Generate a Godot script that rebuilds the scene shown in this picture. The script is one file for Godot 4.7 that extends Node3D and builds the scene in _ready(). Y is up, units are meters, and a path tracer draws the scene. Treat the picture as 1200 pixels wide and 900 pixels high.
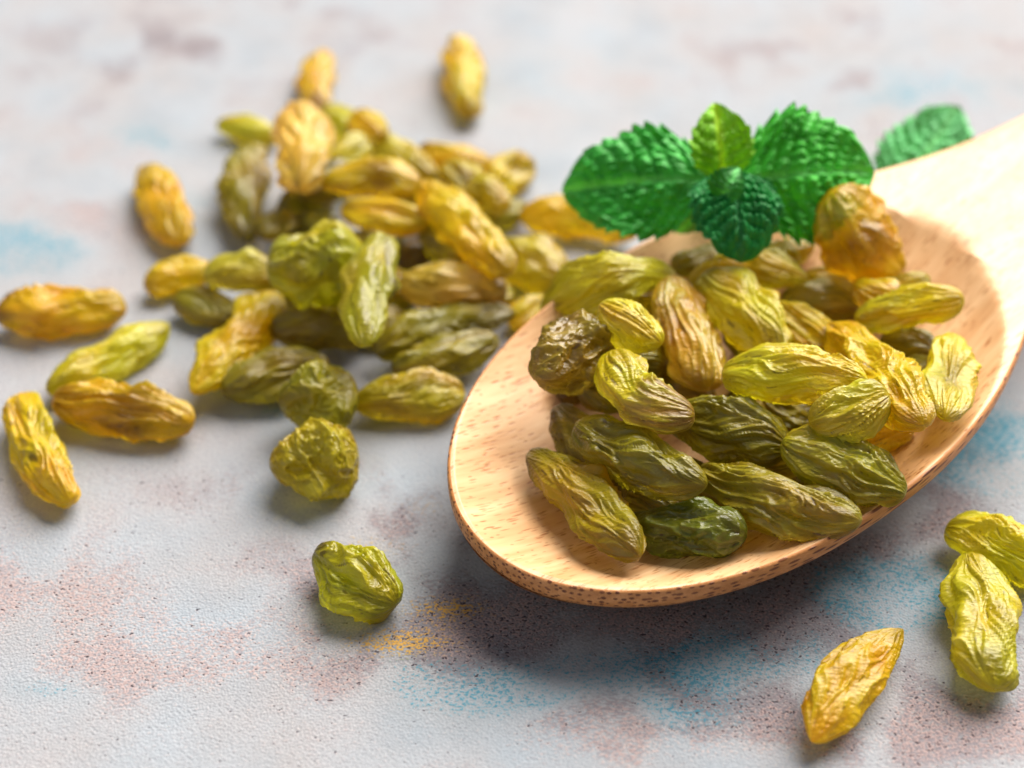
extends Node3D
# A close-up of green raisins heaped on a painted plaster board, a beech spoon full of them and a sprig of mint.
# Lengths below are in centimetres and are scaled by CM when a mesh is built.

const CM := 0.01
const VIEW := Vector3(0.0, 0.669, 0.743)          # from the things towards the camera

var grit: FastNoiseLite
var mat_raisin: StandardMaterial3D
var mat_glossy: StandardMaterial3D
var mat_leaf: StandardMaterial3D
var used := {}
var raisin_count := 0

# skin, crest, patch: linear base colours
var COLOURS := {
	"lemon": [Color(0.834, 0.720, 0.009), Color(0.873, 0.820, 0.044), Color(0.640, 0.450, 0.008)],
	"lime": [Color(0.66, 0.60, 0.012), Color(0.86, 0.78, 0.06), Color(0.48, 0.38, 0.012)],
	"gold": [Color(0.831, 0.578, 0.003), Color(0.892, 0.762, 0.015), Color(0.724, 0.409, 0.003)],
	"amber": [Color(0.780, 0.485, 0.005), Color(0.892, 0.697, 0.021), Color(0.661, 0.312, 0.003)],
	"peach": [Color(0.83, 0.57, 0.055), Color(0.90, 0.70, 0.17), Color(0.74, 0.43, 0.03)],
	"olive": [Color(0.359, 0.294, 0.008), Color(0.610, 0.493, 0.024), Color(0.227, 0.154, 0.008)],
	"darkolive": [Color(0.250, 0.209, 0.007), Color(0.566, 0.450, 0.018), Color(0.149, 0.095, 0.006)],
	"greenolive": [Color(0.412, 0.384, 0.008), Color(0.638, 0.546, 0.024), Color(0.238, 0.193, 0.008)],
	"green": [Color(0.514, 0.508, 0.007), Color(0.724, 0.620, 0.020), Color(0.333, 0.276, 0.008)],
	"darkgreen": [Color(0.16, 0.19, 0.012), Color(0.36, 0.38, 0.03), Color(0.075, 0.08, 0.01)],
	"paleolive": [Color(0.649, 0.538, 0.027), Color(0.724, 0.620, 0.053), Color(0.454, 0.320, 0.018)],
	"goldolive": [Color(0.635, 0.494, 0.008), Color(0.724, 0.605, 0.030), Color(0.408, 0.262, 0.008)],
	"tan": [Color(0.439, 0.347, 0.015), Color(0.638, 0.546, 0.038), Color(0.279, 0.180, 0.012)],
	"brownolive": [Color(0.331, 0.230, 0.014), Color(0.612, 0.459, 0.039), Color(0.171, 0.091, 0.008)],
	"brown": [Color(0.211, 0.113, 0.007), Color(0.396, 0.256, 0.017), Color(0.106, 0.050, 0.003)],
	"brownamber": [Color(0.805, 0.521, 0.017), Color(0.811, 0.716, 0.079), Color(0.516, 0.238, 0.008)],
	"twotone": [Color(0.742, 0.607, 0.008), Color(0.811, 0.778, 0.035), Color(0.506, 0.289, 0.007)],
}
const TIP := Color(0.07, 0.026, 0.008)


func _ready() -> void:
	var camera := Camera3D.new()
	camera.name = "camera"
	var lens := CameraAttributesPhysical.new()
	lens.frustum_focal_length = 60.0
	lens.frustum_near = 0.01
	lens.frustum_far = 20.0
	lens.frustum_focus_distance = 0.2055
	lens.exposure_aperture = 12.0
	camera.attributes = lens
	camera.position = Vector3(0.0, 15.848, 17.601) * CM
	add_child(camera)
	camera.look_at_from_position(camera.position, Vector3.ZERO)
	camera.far = 20.0

	var env := Environment.new()
	env.background_mode = Environment.BG_COLOR
	env.background_color = Color(0.94, 0.95, 1.0)
	env.background_energy_multiplier = 0.17
	env.tonemap_mode = Environment.TONE_MAPPER_LINEAR
	env.tonemap_exposure = 1.15
	env.sdfgi_enabled = true
	env.ssao_enabled = true
	env.ssil_enabled = true
	var around := WorldEnvironment.new()
	around.name = "surroundings"
	around.environment = env
	add_child(around)

	# the window behind and to the right of the table, and a weak reflector in front at the left
	area_light("window_light", Vector3(88, 160, -140), Vector3(1, 0, -1), Vector2(2.1, 2.1), Color(1.0, 0.975, 0.94), 18.5)
	area_light("reflector_light", Vector3(-60, 60, 50), Vector3(0, 0, 0), Vector2(0.7, 0.7), Color(0.96, 0.98, 1.0), 0.11)

	grit = FastNoiseLite.new()
	grit.noise_type = FastNoiseLite.TYPE_SIMPLEX_SMOOTH
	grit.frequency = 1.0
	grit.fractal_type = FastNoiseLite.FRACTAL_NONE
	grit.seed = 7

	build_tabletop()
	build_spoon()
	raisin_materials()
	build_raisins()
	build_mint()


func area_light(called: String, at: Vector3, target: Vector3, size: Vector2, colour: Color, energy: float) -> void:
	var l := AreaLight3D.new()
	l.name = called
	l.area_size = size
	l.light_color = colour
	l.light_energy = energy
	l.shadow_enabled = true
	l.area_range = 5.0
	add_child(l)
	l.look_at_from_position(at * CM, target * CM)


func tag(o: Node, label: String, category: String, group := "") -> void:
	o.set_meta("label", label)
	o.set_meta("category", category)
	if group:
		o.set_meta("group", group)


func numbered(called: String) -> String:
	var n: int = used.get(called, 0)
	used[called] = n + 1
	return called if n == 0 else "%s_%03d" % [called, n]


# ---------------------------------------------------------------- the grid mesh that everything is made of
func grid_mesh(points: PackedVector3Array, rows: int, columns: int, wrap: bool, colours: PackedColorArray, uvs: PackedVector2Array, flip := false) -> ArrayMesh:
	# rows x columns points; columns wrap round when asked (the last column repeats the first)
	var normals := PackedVector3Array()
	normals.resize(points.size())
	var last := columns - 1
	for i in rows:
		var up_row := mini(i + 1, rows - 1) * columns
		var low_row := maxi(i - 1, 0) * columns
		var row := i * columns
		for j in columns:
			var a := j - 1
			var b := j + 1
			if wrap:
				if a < 0: a = last - 1
				if b > last: b = 1
			else:
				a = maxi(a, 0)
				b = mini(b, last)
			var n := (points[row + b] - points[row + a]).cross(points[up_row + j] - points[low_row + j])
			normals[row + j] = (n if flip else -n).normalized()
	var index := PackedInt32Array()
	index.resize((rows - 1) * last * 6)
	var k := 0
	for i in rows - 1:
		for j in last:
			var p := i * columns + j
			var q := p + columns
			if flip:
				index[k] = p; index[k + 1] = q; index[k + 2] = p + 1
				index[k + 3] = p + 1; index[k + 4] = q; index[k + 5] = q + 1
			else:
				index[k] = p; index[k + 1] = p + 1; index[k + 2] = q
				index[k + 3] = p + 1; index[k + 4] = q + 1; index[k + 5] = q
			k += 6
	var arrays := []
	arrays.resize(Mesh.ARRAY_MAX)
	arrays[Mesh.ARRAY_VERTEX] = points
	arrays[Mesh.ARRAY_NORMAL] = normals
	arrays[Mesh.ARRAY_INDEX] = index
	if colours.size(): arrays[Mesh.ARRAY_COLOR] = colours
	if uvs.size(): arrays[Mesh.ARRAY_TEX_UV] = uvs
	var m := ArrayMesh.new()
	m.add_surface_from_arrays(Mesh.PRIMITIVE_TRIANGLES, arrays)
	return m


# ---------------------------------------------------------------- raisins
func raisin_materials() -> void:
	var n := FastNoiseLite.new()
	n.seed = 21
	n.frequency = 0.022
	n.fractal_octaves = 4
	var t := ImageTexture.create_from_image(n.get_seamless_image(512, 512))
	mat_raisin = StandardMaterial3D.new()
	mat_raisin.vertex_color_use_as_albedo = true
	mat_raisin.roughness = 0.31
	mat_raisin.clearcoat_enabled = true
	mat_raisin.clearcoat = 0.22
	mat_raisin.clearcoat_roughness = 0.2
	mat_raisin.metallic_specular = 0.5
	mat_raisin.heightmap_enabled = true
	mat_raisin.heightmap_texture = t
	mat_raisin.heightmap_scale = 0.02
	mat_raisin.uv1_triplanar = true
	mat_raisin.uv1_scale = Vector3(55, 150, 150)
	mat_raisin.subsurf_scatter_enabled = 0.0 > 0.0
	mat_raisin.subsurf_scatter_strength = 0.0
	if 0.45 > 0.0:
		mat_raisin.backlight_enabled = true
		mat_raisin.backlight = Color(1.0, 0.93, 0.55).linear_to_srgb() * 0.45
	if 0.55 > 0.0:
		mat_raisin.refraction_enabled = true
		mat_raisin.refraction_scale = 0.035
		mat_raisin.albedo_color = Color(1, 1, 1, 1.0 - 0.55)
	mat_glossy = mat_raisin.duplicate()
	mat_glossy.roughness = 0.3
	mat_glossy.clearcoat_enabled = true
	mat_glossy.clearcoat = 0.45
	mat_glossy.clearcoat_roughness = 0.18


func sm(a: float, b: float, x: float) -> float:
	return smoothstep(a, b, x)


func raisin(label: String, group: String, a: Vector3, m: Vector3, b: Vector3, radius: float, colour: String, kind: String, tip_a: float, tip_b: float, fine: bool, gloss := false) -> void:
	raisin_count += 1
	var rng := RandomNumberGenerator.new()
	rng.seed = 1000 + raisin_count * 77
	var off := Vector3(rng.randf(), rng.randf(), rng.randf()) * 200.0
	var x := (b - a).normalized()
	var n := VIEW * 0.75 + Vector3(0, 0.4, 0)
	n = (n - x * n.dot(x)).normalized()
	var z := x.cross(n)
	var centre := (a + b) * 0.5
	var bend := m - centre
	var half := a.distance_to(b) * 0.5
	var thick := rng.randf_range(0.66, 0.92)
	var nx := rng.randf_range(1.9, 2.7)
	var ea := rng.randf_range(0.38, 0.58)
	var eb := rng.randf_range(0.38, 0.58)
	var skew := rng.randf_range(-0.16, 0.16)
	var twist := rng.randf_range(-0.45, 0.45)
	var lump := 0.20
	var depth := rng.randf_range(0.95, 1.35)
	var lengthwise := rng.randf_range(0.75, 1.15)
	var around := rng.randf_range(1.5, 2.1)
	var sway := rng.randf_range(-0.10, 0.10)
	if kind == "lump":
		lump = 0.27; depth *= 0.95; ea = 0.5; eb = 0.5; nx = 2.15; thick = 0.9
	elif kind == "short":
		lump = 0.18; lengthwise = 1.1; ea = 0.52; eb = 0.5; nx = 2.1
	elif kind == "flat":
		thick = 0.52; ea = 0.62; eb = 0.8; lump = 0.12
	elif kind == "fold":
		ea = 0.4; eb = 0.42; nx = 2.8; thick = 0.95
	elif kind == "bent":
		lump = 0.1; sway = 0.0; ea = 0.36; eb = 0.42; nx = 2.8; skew = 0.0
	var rows := 131 if fine else 73
	var columns := 137 if fine else 73
	var hues: Array = COLOURS[colour]
	var skin: Color = hues[0]
	var crest: Color = hues[1]
	var patch: Color = hues[2]
	var points := PackedVector3Array()
	var colours := PackedColorArray()
	points.resize(rows * columns)
	colours.resize(rows * columns)
	for i in rows:
		var v := -cos(PI * i / (rows - 1.0))
		var vs := v + skew * (1.0 - v * v)
		var e := ea if v < 0.0 else eb
		var profile := pow(maxf(0.0, 1.0 - pow(absf(vs), nx)), e) * (1.0 + 0.07 * grit.get_noise_2d(v * half * 1.5 + off.x, off.y))
		var line := x * (v * half)
		if kind == "bent":
			var u := (v + 1.0) * 0.5
			line = (a - centre) * (1.0 - u) * (1.0 - u) + bend * 2.0 * u * (1.0 - u) + (b - centre) * u * u
			profile *= 1.0 - 0.16 * exp(-pow((v + 0.1) / 0.16, 2.0))
		else:
			line += bend * (1.0 - v * v) + z * (sway * half * (1.0 - v * v))
		var zl := z
		if kind == "bent":
			var u2 := (v + 1.0) * 0.5
			var tangent := (bend - (a - centre)).lerp(b - centre - bend, u2).normalized()
			zl = tangent.cross(n).normalized()
		var turn := twist * v
		for j in columns:
			var th := TAU * (j % (columns - 1)) / (columns - 1.0)
			var c := cos(th)
			var s := sin(th)
			# wandering wrinkles that run from tip to tip
			var q := Vector3(v * half * 1.3, c, s) + off
			var wander := grit.get_noise_3dv(q * 0.8) * 0.9
			var t2 := th + turn + wander * 0.46
			var cw := cos(t2)
			var sw := sin(t2)
			var big := grit.get_noise_3dv(Vector3(v * half * 1.5, c * 0.8, s * 0.8) + off * 1.3)
			var w1 := grit.get_noise_3dv(Vector3(v * half * lengthwise + wander * 0.3, cw * around, sw * around) + off * 0.7)
			var w2 := grit.get_noise_3dv(Vector3(v * half * lengthwise * 1.7 + wander * 0.5, cw * around * 2.1, sw * around * 2.1) + off * 0.5)
			var w3 := grit.get_noise_3dv(Vector3(v * half * 3.4 + wander * 0.6, cw * around * 4.2, sw * around * 4.2) + off * 0.3)
			if kind == "lump":
				var ball := Vector3(v, c * profile, s * profile)
				w1 = grit.get_noise_3dv(ball * 1.35 + Vector3(wander, 0, wander) * 0.4 + off * 0.7)
				w2 = grit.get_noise_3dv(ball * 2.7 + Vector3(wander, wander, 0) * 0.5 + off * 0.5)
				w3 = grit.get_noise_3dv(ball * 5.5 + off * 0.3)
			var ridge1 := 1.0 - minf(1.0, absf(w1) * 1.7)
			ridge1 *= ridge1 * (0.6 + 0.4 * ridge1)
			var ridge2 := 1.0 - minf(1.0, absf(w2) * 1.6)
			ridge2 *= ridge2
			var ridge3 := 1.0 - minf(1.0, absf(w3) * 1.5)
			var rough := 0.95 + 0.85 * grit.get_noise_3dv(Vector3(v * half * 1.1, c * 0.9, s * 0.9) + off * 3.1)
			var calm := 0.3 + 0.7 * sm(0.05, 0.5, profile)
			if kind == "hollow": calm *= 1.0 - 0.6 * exp(-pow((v - 0.12) / 0.42, 2.0)) * sm(0.35, 1.0, s)
			var dent := grit.get_noise_3dv(Vector3(v * half * 2.6, c * 1.5, s * 1.5) + off * 2.7)
			var disp := 0.09 * dent * sm(0.1, 0.6, profile) + lump * big * 1.3 + depth * calm * rough * (0.15 * ridge1 + 0.105 * ridge2 * (0.45 + 0.8 * absf(w1)) + 0.034 * ridge3) - 0.10
			var brown := 0.0
			if kind == "hollow":
				var g := exp(-pow((v - 0.12) / 0.42, 2.0)) * sm(0.35, 1.0, s)
				disp -= 0.55 * g
				brown = 0.85 * g
			elif kind == "fold":
				var g2 := exp(-pow((s - 0.55 - 0.25 * v * v + 0.12 * wander) / 0.2, 2.0)) * (1.0 if c > -2.0 else 0.0) * (1.0 - 0.8 * v * v) * (1.0 if c > -0.75 else 0.3)
				disp -= 0.24 * g2
			elif kind == "spot":
				brown = 0.95 * exp(-pow((v - 0.1 + 0.3 * wander) / 0.36, 2.0)) * sm(0.0, 0.8, s + 0.3 * c + 0.4 * wander)
				disp -= 0.10 * brown
			var r := radius * profile * (1.0 + disp)
			points[i * columns + j] = (line + (zl * (c * r) + n * (s * r * thick))) * CM
			# the skin: thin and pale on the crests, blotched, brown at the stalk ends
			var blot := sm(0.05, 0.55, grit.get_noise_3dv(Vector3(v * half * 1.3, cw, sw) + off * 2.1))
			var col := skin.lerp(patch, 0.62 * blot)
			if kind == "bent":
				col = col.lerp(Color(0.38, 0.20, 0.03), sm(-0.15, 0.35, v + 0.3 * wander))
			col = col.lerp(crest, 0.55 * ridge1 * (1.0 - 0.4 * blot) + 0.16 * ridge2)
			var hue := grit.get_noise_3dv(Vector3(v * half * 0.9, c * 0.6, s * 0.6) + off * 4.1)
			if hue > 0.0:
				col = col.lerp(Color(col.r * 1.02, col.g * 0.76, col.b * 0.8), minf(1.0, hue * 0.9))
			else:
				col = col.lerp(Color(col.r * 0.85, col.g * 0.97, col.b), minf(1.0, -hue * 0.9))
			var tip := tip_a * sm(0.58, 0.95, -v + 0.24 * big) + tip_b * sm(0.58, 0.95, v + 0.24 * big)
			brown = maxf(brown, minf(1.0, tip * 1.1))
			col = col.lerp(TIP.lerp(patch, 0.2), brown * (0.75 + 0.25 * ridge2))
			if w3 > 0.62 and w2 > 0.2:
				col = col.lerp(TIP, 0.7)
			colours[i * columns + j] = col
	var o := MeshInstance3D.new()
	o.name = numbered("raisin")
	o.mesh = grid_mesh(points, rows, columns, true, colours, PackedVector2Array(), false)
	o.material_override = mat_glossy if gloss else mat_raisin
	o.position = centre * CM
	tag(o, label, "raisin", group)
	add_child(o, true)


func build_raisins() -> void:
	var heap := "green raisins heaped on the table"
	var piled := "raisins piled in the wooden spoon"
	var loose := "raisins lying loose on the table"
	raisin("amber raisin with a brown lower end at the very back of the heap", heap, Vector3(-2.849, 0.216, -7.196), Vector3(-2.819, 0.212, -6.436), Vector3(-2.790, 0.208, -5.677), 0.239, "amber", "plain", 0.1, 0.9, false)
	raisin("small yellow green raisin right below the rearmost amber raisin", heap, Vector3(-2.729, 0.217, -5.718), Vector3(-2.460, 0.215, -5.337), Vector3(-2.190, 0.213, -4.955), 0.197, "lime", "plain", 0.3, 0.3, false)
	raisin("yellow green raisin whose left end sticks out behind the pale peach raisin", heap, Vector3(-4.234, 0.191, -5.377), Vector3(-3.757, 0.190, -5.210), Vector3(-3.279, 0.189, -5.043), 0.214, "lime", "plain", 0.3, 0.3, false)
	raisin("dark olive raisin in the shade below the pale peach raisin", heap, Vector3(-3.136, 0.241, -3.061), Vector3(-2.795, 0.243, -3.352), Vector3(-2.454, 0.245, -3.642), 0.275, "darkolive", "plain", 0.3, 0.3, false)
	raisin("plump olive raisin standing at the left rear corner of the heap", heap, Vector3(-3.635, 0.312, -4.632), Vector3(-3.566, 0.303, -3.579), Vector3(-3.496, 0.294, -2.525), 0.342, "olive", "plain", 0.1, 0.7, false)
	raisin("pale olive raisin in the middle of the heap behind the brown spotted one", heap, Vector3(-2.199, 0.354, -5.009), Vector3(-1.624, 0.350, -4.433), Vector3(-1.050, 0.346, -3.856), 0.260, "paleolive", "plain", 0.3, 0.3, false)
	raisin("orange yellow raisin lying along the rear right edge of the heap", heap, Vector3(-1.369, 0.192, -4.594), Vector3(-0.802, 0.191, -4.445), Vector3(-0.235, 0.190, -4.295), 0.215, "amber", "plain", 0.6, 0.1, false)
	raisin("olive raisin in the heap with a small pale dent, behind the long orange one", heap, Vector3(-0.940, 0.269, -4.278), Vector3(-0.612, 0.266, -3.735), Vector3(-0.284, 0.263, -3.192), 0.255, "paleolive", "hollow", 0.3, 0.3, false)
	raisin("small olive raisin at the right rear of the heap below the cupped one", heap, Vector3(-0.334, 0.164, -2.995), Vector3(-0.068, 0.165, -3.234), Vector3(0.199, 0.166, -3.474), 0.186, "olive", "plain", 0.3, 0.3, false)
	raisin("cupped yellow raisin with a brown hollow and pointed tip at heap's right rear", heap, Vector3(-0.271, 0.246, -3.811), Vector3(0.002, 0.248, -4.082), Vector3(0.274, 0.250, -4.354), 0.280, "gold", "hollow", 0.2, 0.9, false)
	raisin("golden raisin between the heap and the mint, right end near the leaf", heap, Vector3(0.100, 0.242, -3.141), Vector3(0.893, 0.240, -2.945), Vector3(1.686, 0.239, -2.749), 0.271, "gold", "plain", 0.3, 0.3, false)
	raisin("dull olive raisin buried under the golden ones in mid heap", heap, Vector3(-2.268, 0.208, -2.347), Vector3(-1.863, 0.209, -2.539), Vector3(-1.458, 0.210, -2.730), 0.236, "darkolive", "plain", 0.3, 0.3, false)
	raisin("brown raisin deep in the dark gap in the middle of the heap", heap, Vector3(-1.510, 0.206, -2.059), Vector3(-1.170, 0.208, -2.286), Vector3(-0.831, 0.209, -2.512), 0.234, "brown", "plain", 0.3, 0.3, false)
	raisin("olive raisin low in the heap right of the small left rear ones", heap, Vector3(-3.379, 0.438, -2.491), Vector3(-3.121, 0.439, -2.646), Vector3(-2.862, 0.440, -2.800), 0.225, "olive", "plain", 0.3, 0.3, false)
	raisin("golden olive raisin low at the heap's middle, under the standing olive one", heap, Vector3(-1.779, 0.214, -1.749), Vector3(-1.507, 0.213, -1.604), Vector3(-1.235, 0.212, -1.459), 0.240, "goldolive", "plain", 0.3, 0.3, false)
	raisin("golden raisin low in the heap below the brown spotted one", heap, Vector3(-1.732, 0.205, -3.409), Vector3(-1.381, 0.205, -3.449), Vector3(-1.029, 0.205, -3.489), 0.232, "gold", "plain", 0.3, 0.3, false)
	raisin("tan raisin under the gap at the middle front of the heap", heap, Vector3(-2.523, 0.209, -1.022), Vector3(-2.177, 0.210, -1.128), Vector3(-1.831, 0.210, -1.233), 0.237, "tan", "plain", 0.3, 0.3, false)
	raisin("olive raisin buried below the yellow one at the heap's rear", heap, Vector3(-2.856, 0.619, -3.028), Vector3(-2.457, 0.621, -3.331), Vector3(-2.057, 0.623, -3.633), 0.250, "darkolive", "plain", 0.3, 0.3, false)
	raisin("olive raisin low in the heap between the fold and the peach one", heap, Vector3(-2.225, 0.559, -1.287), Vector3(-1.918, 0.559, -1.145), Vector3(-1.611, 0.558, -1.004), 0.224, "darkolive", "plain", 0.3, 0.3, false)
	raisin("dull olive raisin under the orange diagonal raisin in the heap", heap, Vector3(-1.130, 0.536, -2.423), Vector3(-0.843, 0.534, -2.104), Vector3(-0.556, 0.532, -1.786), 0.242, "olive", "plain", 0.3, 0.3, false)
	raisin("golden olive raisin low between the heap and the spoon rim", heap, Vector3(-0.617, 0.193, -1.382), Vector3(-0.290, 0.193, -1.454), Vector3(0.038, 0.194, -1.526), 0.218, "goldolive", "plain", 0.3, 0.3, false)
	raisin("dark olive raisin under the folded green raisin of the heap", heap, Vector3(-3.292, 0.204, -1.623), Vector3(-2.990, 0.203, -1.461), Vector3(-2.688, 0.202, -1.299), 0.229, "darkolive", "plain", 0.3, 0.3, false)
	raisin("brownish olive raisin under the standing olive one at the heap's front", heap, Vector3(-1.966, 0.207, -0.757), Vector3(-1.644, 0.208, -0.878), Vector3(-1.323, 0.209, -1.000), 0.235, "brownolive", "plain", 0.3, 0.3, false)
	raisin("yellow olive raisin at the rear right, below the orange yellow one", heap, Vector3(-0.563, 0.563, -3.443), Vector3(-0.321, 0.561, -3.125), Vector3(-0.079, 0.559, -2.806), 0.227, "goldolive", "plain", 0.3, 0.3, false)
	raisin("olive raisin just behind the top of the folded green raisin", heap, Vector3(-2.892, 0.251, -2.932), Vector3(-2.588, 0.251, -2.873), Vector3(-2.285, 0.251, -2.815), 0.238, "olive", "plain", 0.3, 0.3, false)
	raisin("pale gold raisin low at the heap's rear, right of the rearmost one", heap, Vector3(-2.274, 0.670, -4.780), Vector3(-2.002, 0.669, -4.564), Vector3(-1.729, 0.668, -4.348), 0.214, "gold", "plain", 0.3, 0.3, false)
	raisin("small olive raisin buried in the rear middle of the heap", heap, Vector3(-1.512, 0.462, -3.370), Vector3(-1.142, 0.460, -3.005), Vector3(-0.771, 0.458, -2.640), 0.249, "olive", "plain", 0.3, 0.3, false)
	raisin("round bright yellow raisin beside the pale peach one in the heap", heap, Vector3(-2.488, 0.644, -3.733), Vector3(-2.236, 0.646, -4.006), Vector3(-1.984, 0.647, -4.278), 0.233, "lime", "plain", 0.3, 0.3, false)
	raisin("pale peach raisin standing on end over the heap's left rear", heap, Vector3(-2.988, 1.054, -4.539), Vector3(-2.867, 1.045, -3.578), Vector3(-2.746, 1.037, -2.617), 0.368, "peach", "plain", 0.0, 0.3, false)
	raisin("golden raisin lying below the brown spotted raisin in mid heap", heap, Vector3(-2.237, 0.740, -2.587), Vector3(-1.647, 0.739, -2.434), Vector3(-1.056, 0.738, -2.281), 0.248, "gold", "plain", 0.3, 0.3, false)
	raisin("yellow raisin with a large reddish brown spot on top of the heap", heap, Vector3(-2.537, 0.837, -3.051), Vector3(-1.873, 0.837, -3.051), Vector3(-1.210, 0.837, -3.051), 0.268, "gold", "spot", 0.3, 0.3, false)
	raisin("golden olive raisin at the heap's right end touching the long orange one", heap, Vector3(-0.292, 0.282, -2.276), Vector3(0.196, 0.280, -1.980), Vector3(0.683, 0.277, -1.684), 0.316, "goldolive", "plain", 0.3, 0.3, false)
	raisin("small yellow raisin half hidden behind the left rim of the spoon", heap, Vector3(-0.045, 0.164, -0.969), Vector3(0.214, 0.165, -1.217), Vector3(0.473, 0.166, -1.465), 0.186, "gold", "plain", 0.3, 0.3, false)
	raisin("long orange yellow raisin lying diagonally on top of the heap", heap, Vector3(-1.179, 0.943, -2.873), Vector3(-0.597, 0.936, -1.944), Vector3(-0.015, 0.929, -1.015), 0.289, "gold", "plain", 0.1, 0.5, false)
	raisin("long olive green raisin under the front of the heap, by the spoon", heap, Vector3(-1.692, 0.319, -0.224), Vector3(-0.825, 0.321, -0.617), Vector3(0.041, 0.324, -1.009), 0.273, "olive", "plain", 0.3, 0.3, false)
	raisin("plump peach raisin with a brown right end at the front of the heap", heap, Vector3(-1.425, 0.521, -1.278), Vector3(-0.739, 0.521, -1.234), Vector3(-0.053, 0.520, -1.189), 0.317, "peach", "plain", 0.0, 0.9, false)
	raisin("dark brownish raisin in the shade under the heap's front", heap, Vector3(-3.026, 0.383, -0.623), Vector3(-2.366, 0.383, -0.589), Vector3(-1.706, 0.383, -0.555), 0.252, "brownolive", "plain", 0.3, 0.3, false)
	raisin("yellow raisin at the heap's left end with an amber outer tip", heap, Vector3(-4.761, 0.195, -1.671), Vector3(-4.316, 0.196, -1.827), Vector3(-3.871, 0.197, -1.983), 0.221, "gold", "plain", 0.6, 0.0, false)
	raisin("olive raisin under the left end of the heap, lying on the table", heap, Vector3(-4.332, 0.211, -1.371), Vector3(-3.897, 0.210, -1.212), Vector3(-3.462, 0.209, -1.053), 0.237, "olive", "plain", 0.3, 0.3, false)
	raisin("olive yellow raisin with a greyish right end at the heap's left side", heap, Vector3(-3.927, 0.548, -1.466), Vector3(-3.462, 0.548, -1.484), Vector3(-2.997, 0.548, -1.502), 0.258, "paleolive", "plain", 0.0, 0.5, false)
	raisin("big folded green raisin, double lobed, at the left of the heap", heap, Vector3(-3.020, 1.073, -0.980), Vector3(-2.401, 1.073, -0.980), Vector3(-1.782, 1.073, -0.980), 0.490, "green", "fold", 0.3, 0.3, false)
	raisin("olive green raisin standing on end at the front of the heap", heap, Vector3(-1.578, 1.315, -1.266), Vector3(-1.642, 1.306, -0.243), Vector3(-1.706, 1.297, 0.780), 0.301, "greenolive", "plain", 0.0, 0.1, false)
	raisin("big golden raisin leaning up to the right at the heap's front left", heap, Vector3(-3.831, 0.364, 0.572), Vector3(-3.400, 0.372, -0.367), Vector3(-2.968, 0.381, -1.305), 0.330, "gold", "plain", 0.1, 0.7, false)
	raisin("tan olive raisin lying in front of the heap beside the leaning golden one", heap, Vector3(-3.512, 0.300, 0.422), Vector3(-2.881, 0.302, 0.171), Vector3(-2.250, 0.304, -0.081), 0.296, "tan", "plain", 0.3, 0.3, true)
	raisin("olive raisin in front of the heap behind the spoon's left rim", heap, Vector3(-1.465, 0.338, 0.109), Vector3(-0.812, 0.340, -0.156), Vector3(-0.159, 0.342, -0.422), 0.249, "olive", "plain", 0.3, 0.3, false)
	raisin("yellow olive raisin lying closest to the spoon's left rim", heap, Vector3(-1.908, 0.250, 0.618), Vector3(-1.236, 0.251, 0.539), Vector3(-0.565, 0.251, 0.460), 0.283, "goldolive", "plain", 0.5, 0.1, true)
	raisin("round wrinkled green raisin in front of the heap with brown dimples", heap, Vector3(-2.764, 0.524, 0.886), Vector3(-2.291, 0.525, 0.824), Vector3(-1.819, 0.526, 0.762), 0.412, "greenolive", "lump", 0.3, 0.3, true)
	raisin("crumpled golden olive raisin in front of the round wrinkled green one", heap, Vector3(-2.789, 0.395, 1.836), Vector3(-2.280, 0.397, 1.741), Vector3(-1.771, 0.398, 1.646), 0.448, "goldolive", "lump", 0.3, 0.3, true)
	raisin("amber raisin lying alone left of the heap's rear, upright in view", loose, Vector3(-5.151, 0.259, -4.207), Vector3(-4.767, 0.253, -3.346), Vector3(-4.384, 0.247, -2.485), 0.285, "amber", "plain", 0.3, 0.3, false)
	raisin("golden raisin lying alone at the back, top centre of the table", loose, Vector3(-0.806, 0.256, -7.527), Vector3(-0.695, 0.249, -6.504), Vector3(-0.584, 0.242, -5.481), 0.281, "gold", "plain", 0.1, 0.7, false)
	raisin("amber raisin with a dark brown tip touching the left picture edge", loose, Vector3(-6.534, 0.263, -1.027), Vector3(-5.709, 0.264, -1.080), Vector3(-4.884, 0.264, -1.133), 0.298, "amber", "plain", 0.9, 0.3, false)
	raisin("yellow green raisin lying diagonally left of the heap", loose, Vector3(-5.636, 0.235, 0.383), Vector3(-4.974, 0.239, -0.233), Vector3(-4.312, 0.244, -0.849), 0.270, "lime", "plain", 0.3, 0.3, false)
	raisin("amber raisin with a brown crease, lying left of the leaning golden one", loose, Vector3(-5.508, 0.284, 0.613), Vector3(-4.636, 0.282, 0.799), Vector3(-3.764, 0.281, 0.986), 0.319, "amber", "spot", 0.3, 0.2, true)
	raisin("golden raisin lying upright in view at the far left, below the amber one", loose, Vector3(-5.915, 0.259, 0.506), Vector3(-5.472, 0.252, 1.397), Vector3(-5.029, 0.245, 2.288), 0.284, "gold", "plain", 0.0, 0.0, true)
	raisin("single short green raisin lying alone in front of the heap", loose, Vector3(-2.165, 0.316, 3.114), Vector3(-1.704, 0.312, 3.490), Vector3(-1.243, 0.308, 3.866), 0.353, "green", "short", 0.8, 0.6, true)
	raisin("yellow raisin at the right picture edge behind another yellow raisin", loose, Vector3(4.855, 0.257, 2.697), Vector3(5.415, 0.254, 3.020), Vector3(5.975, 0.252, 3.342), 0.287, "lemon", "plain", 0.3, 0.3, true)
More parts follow.
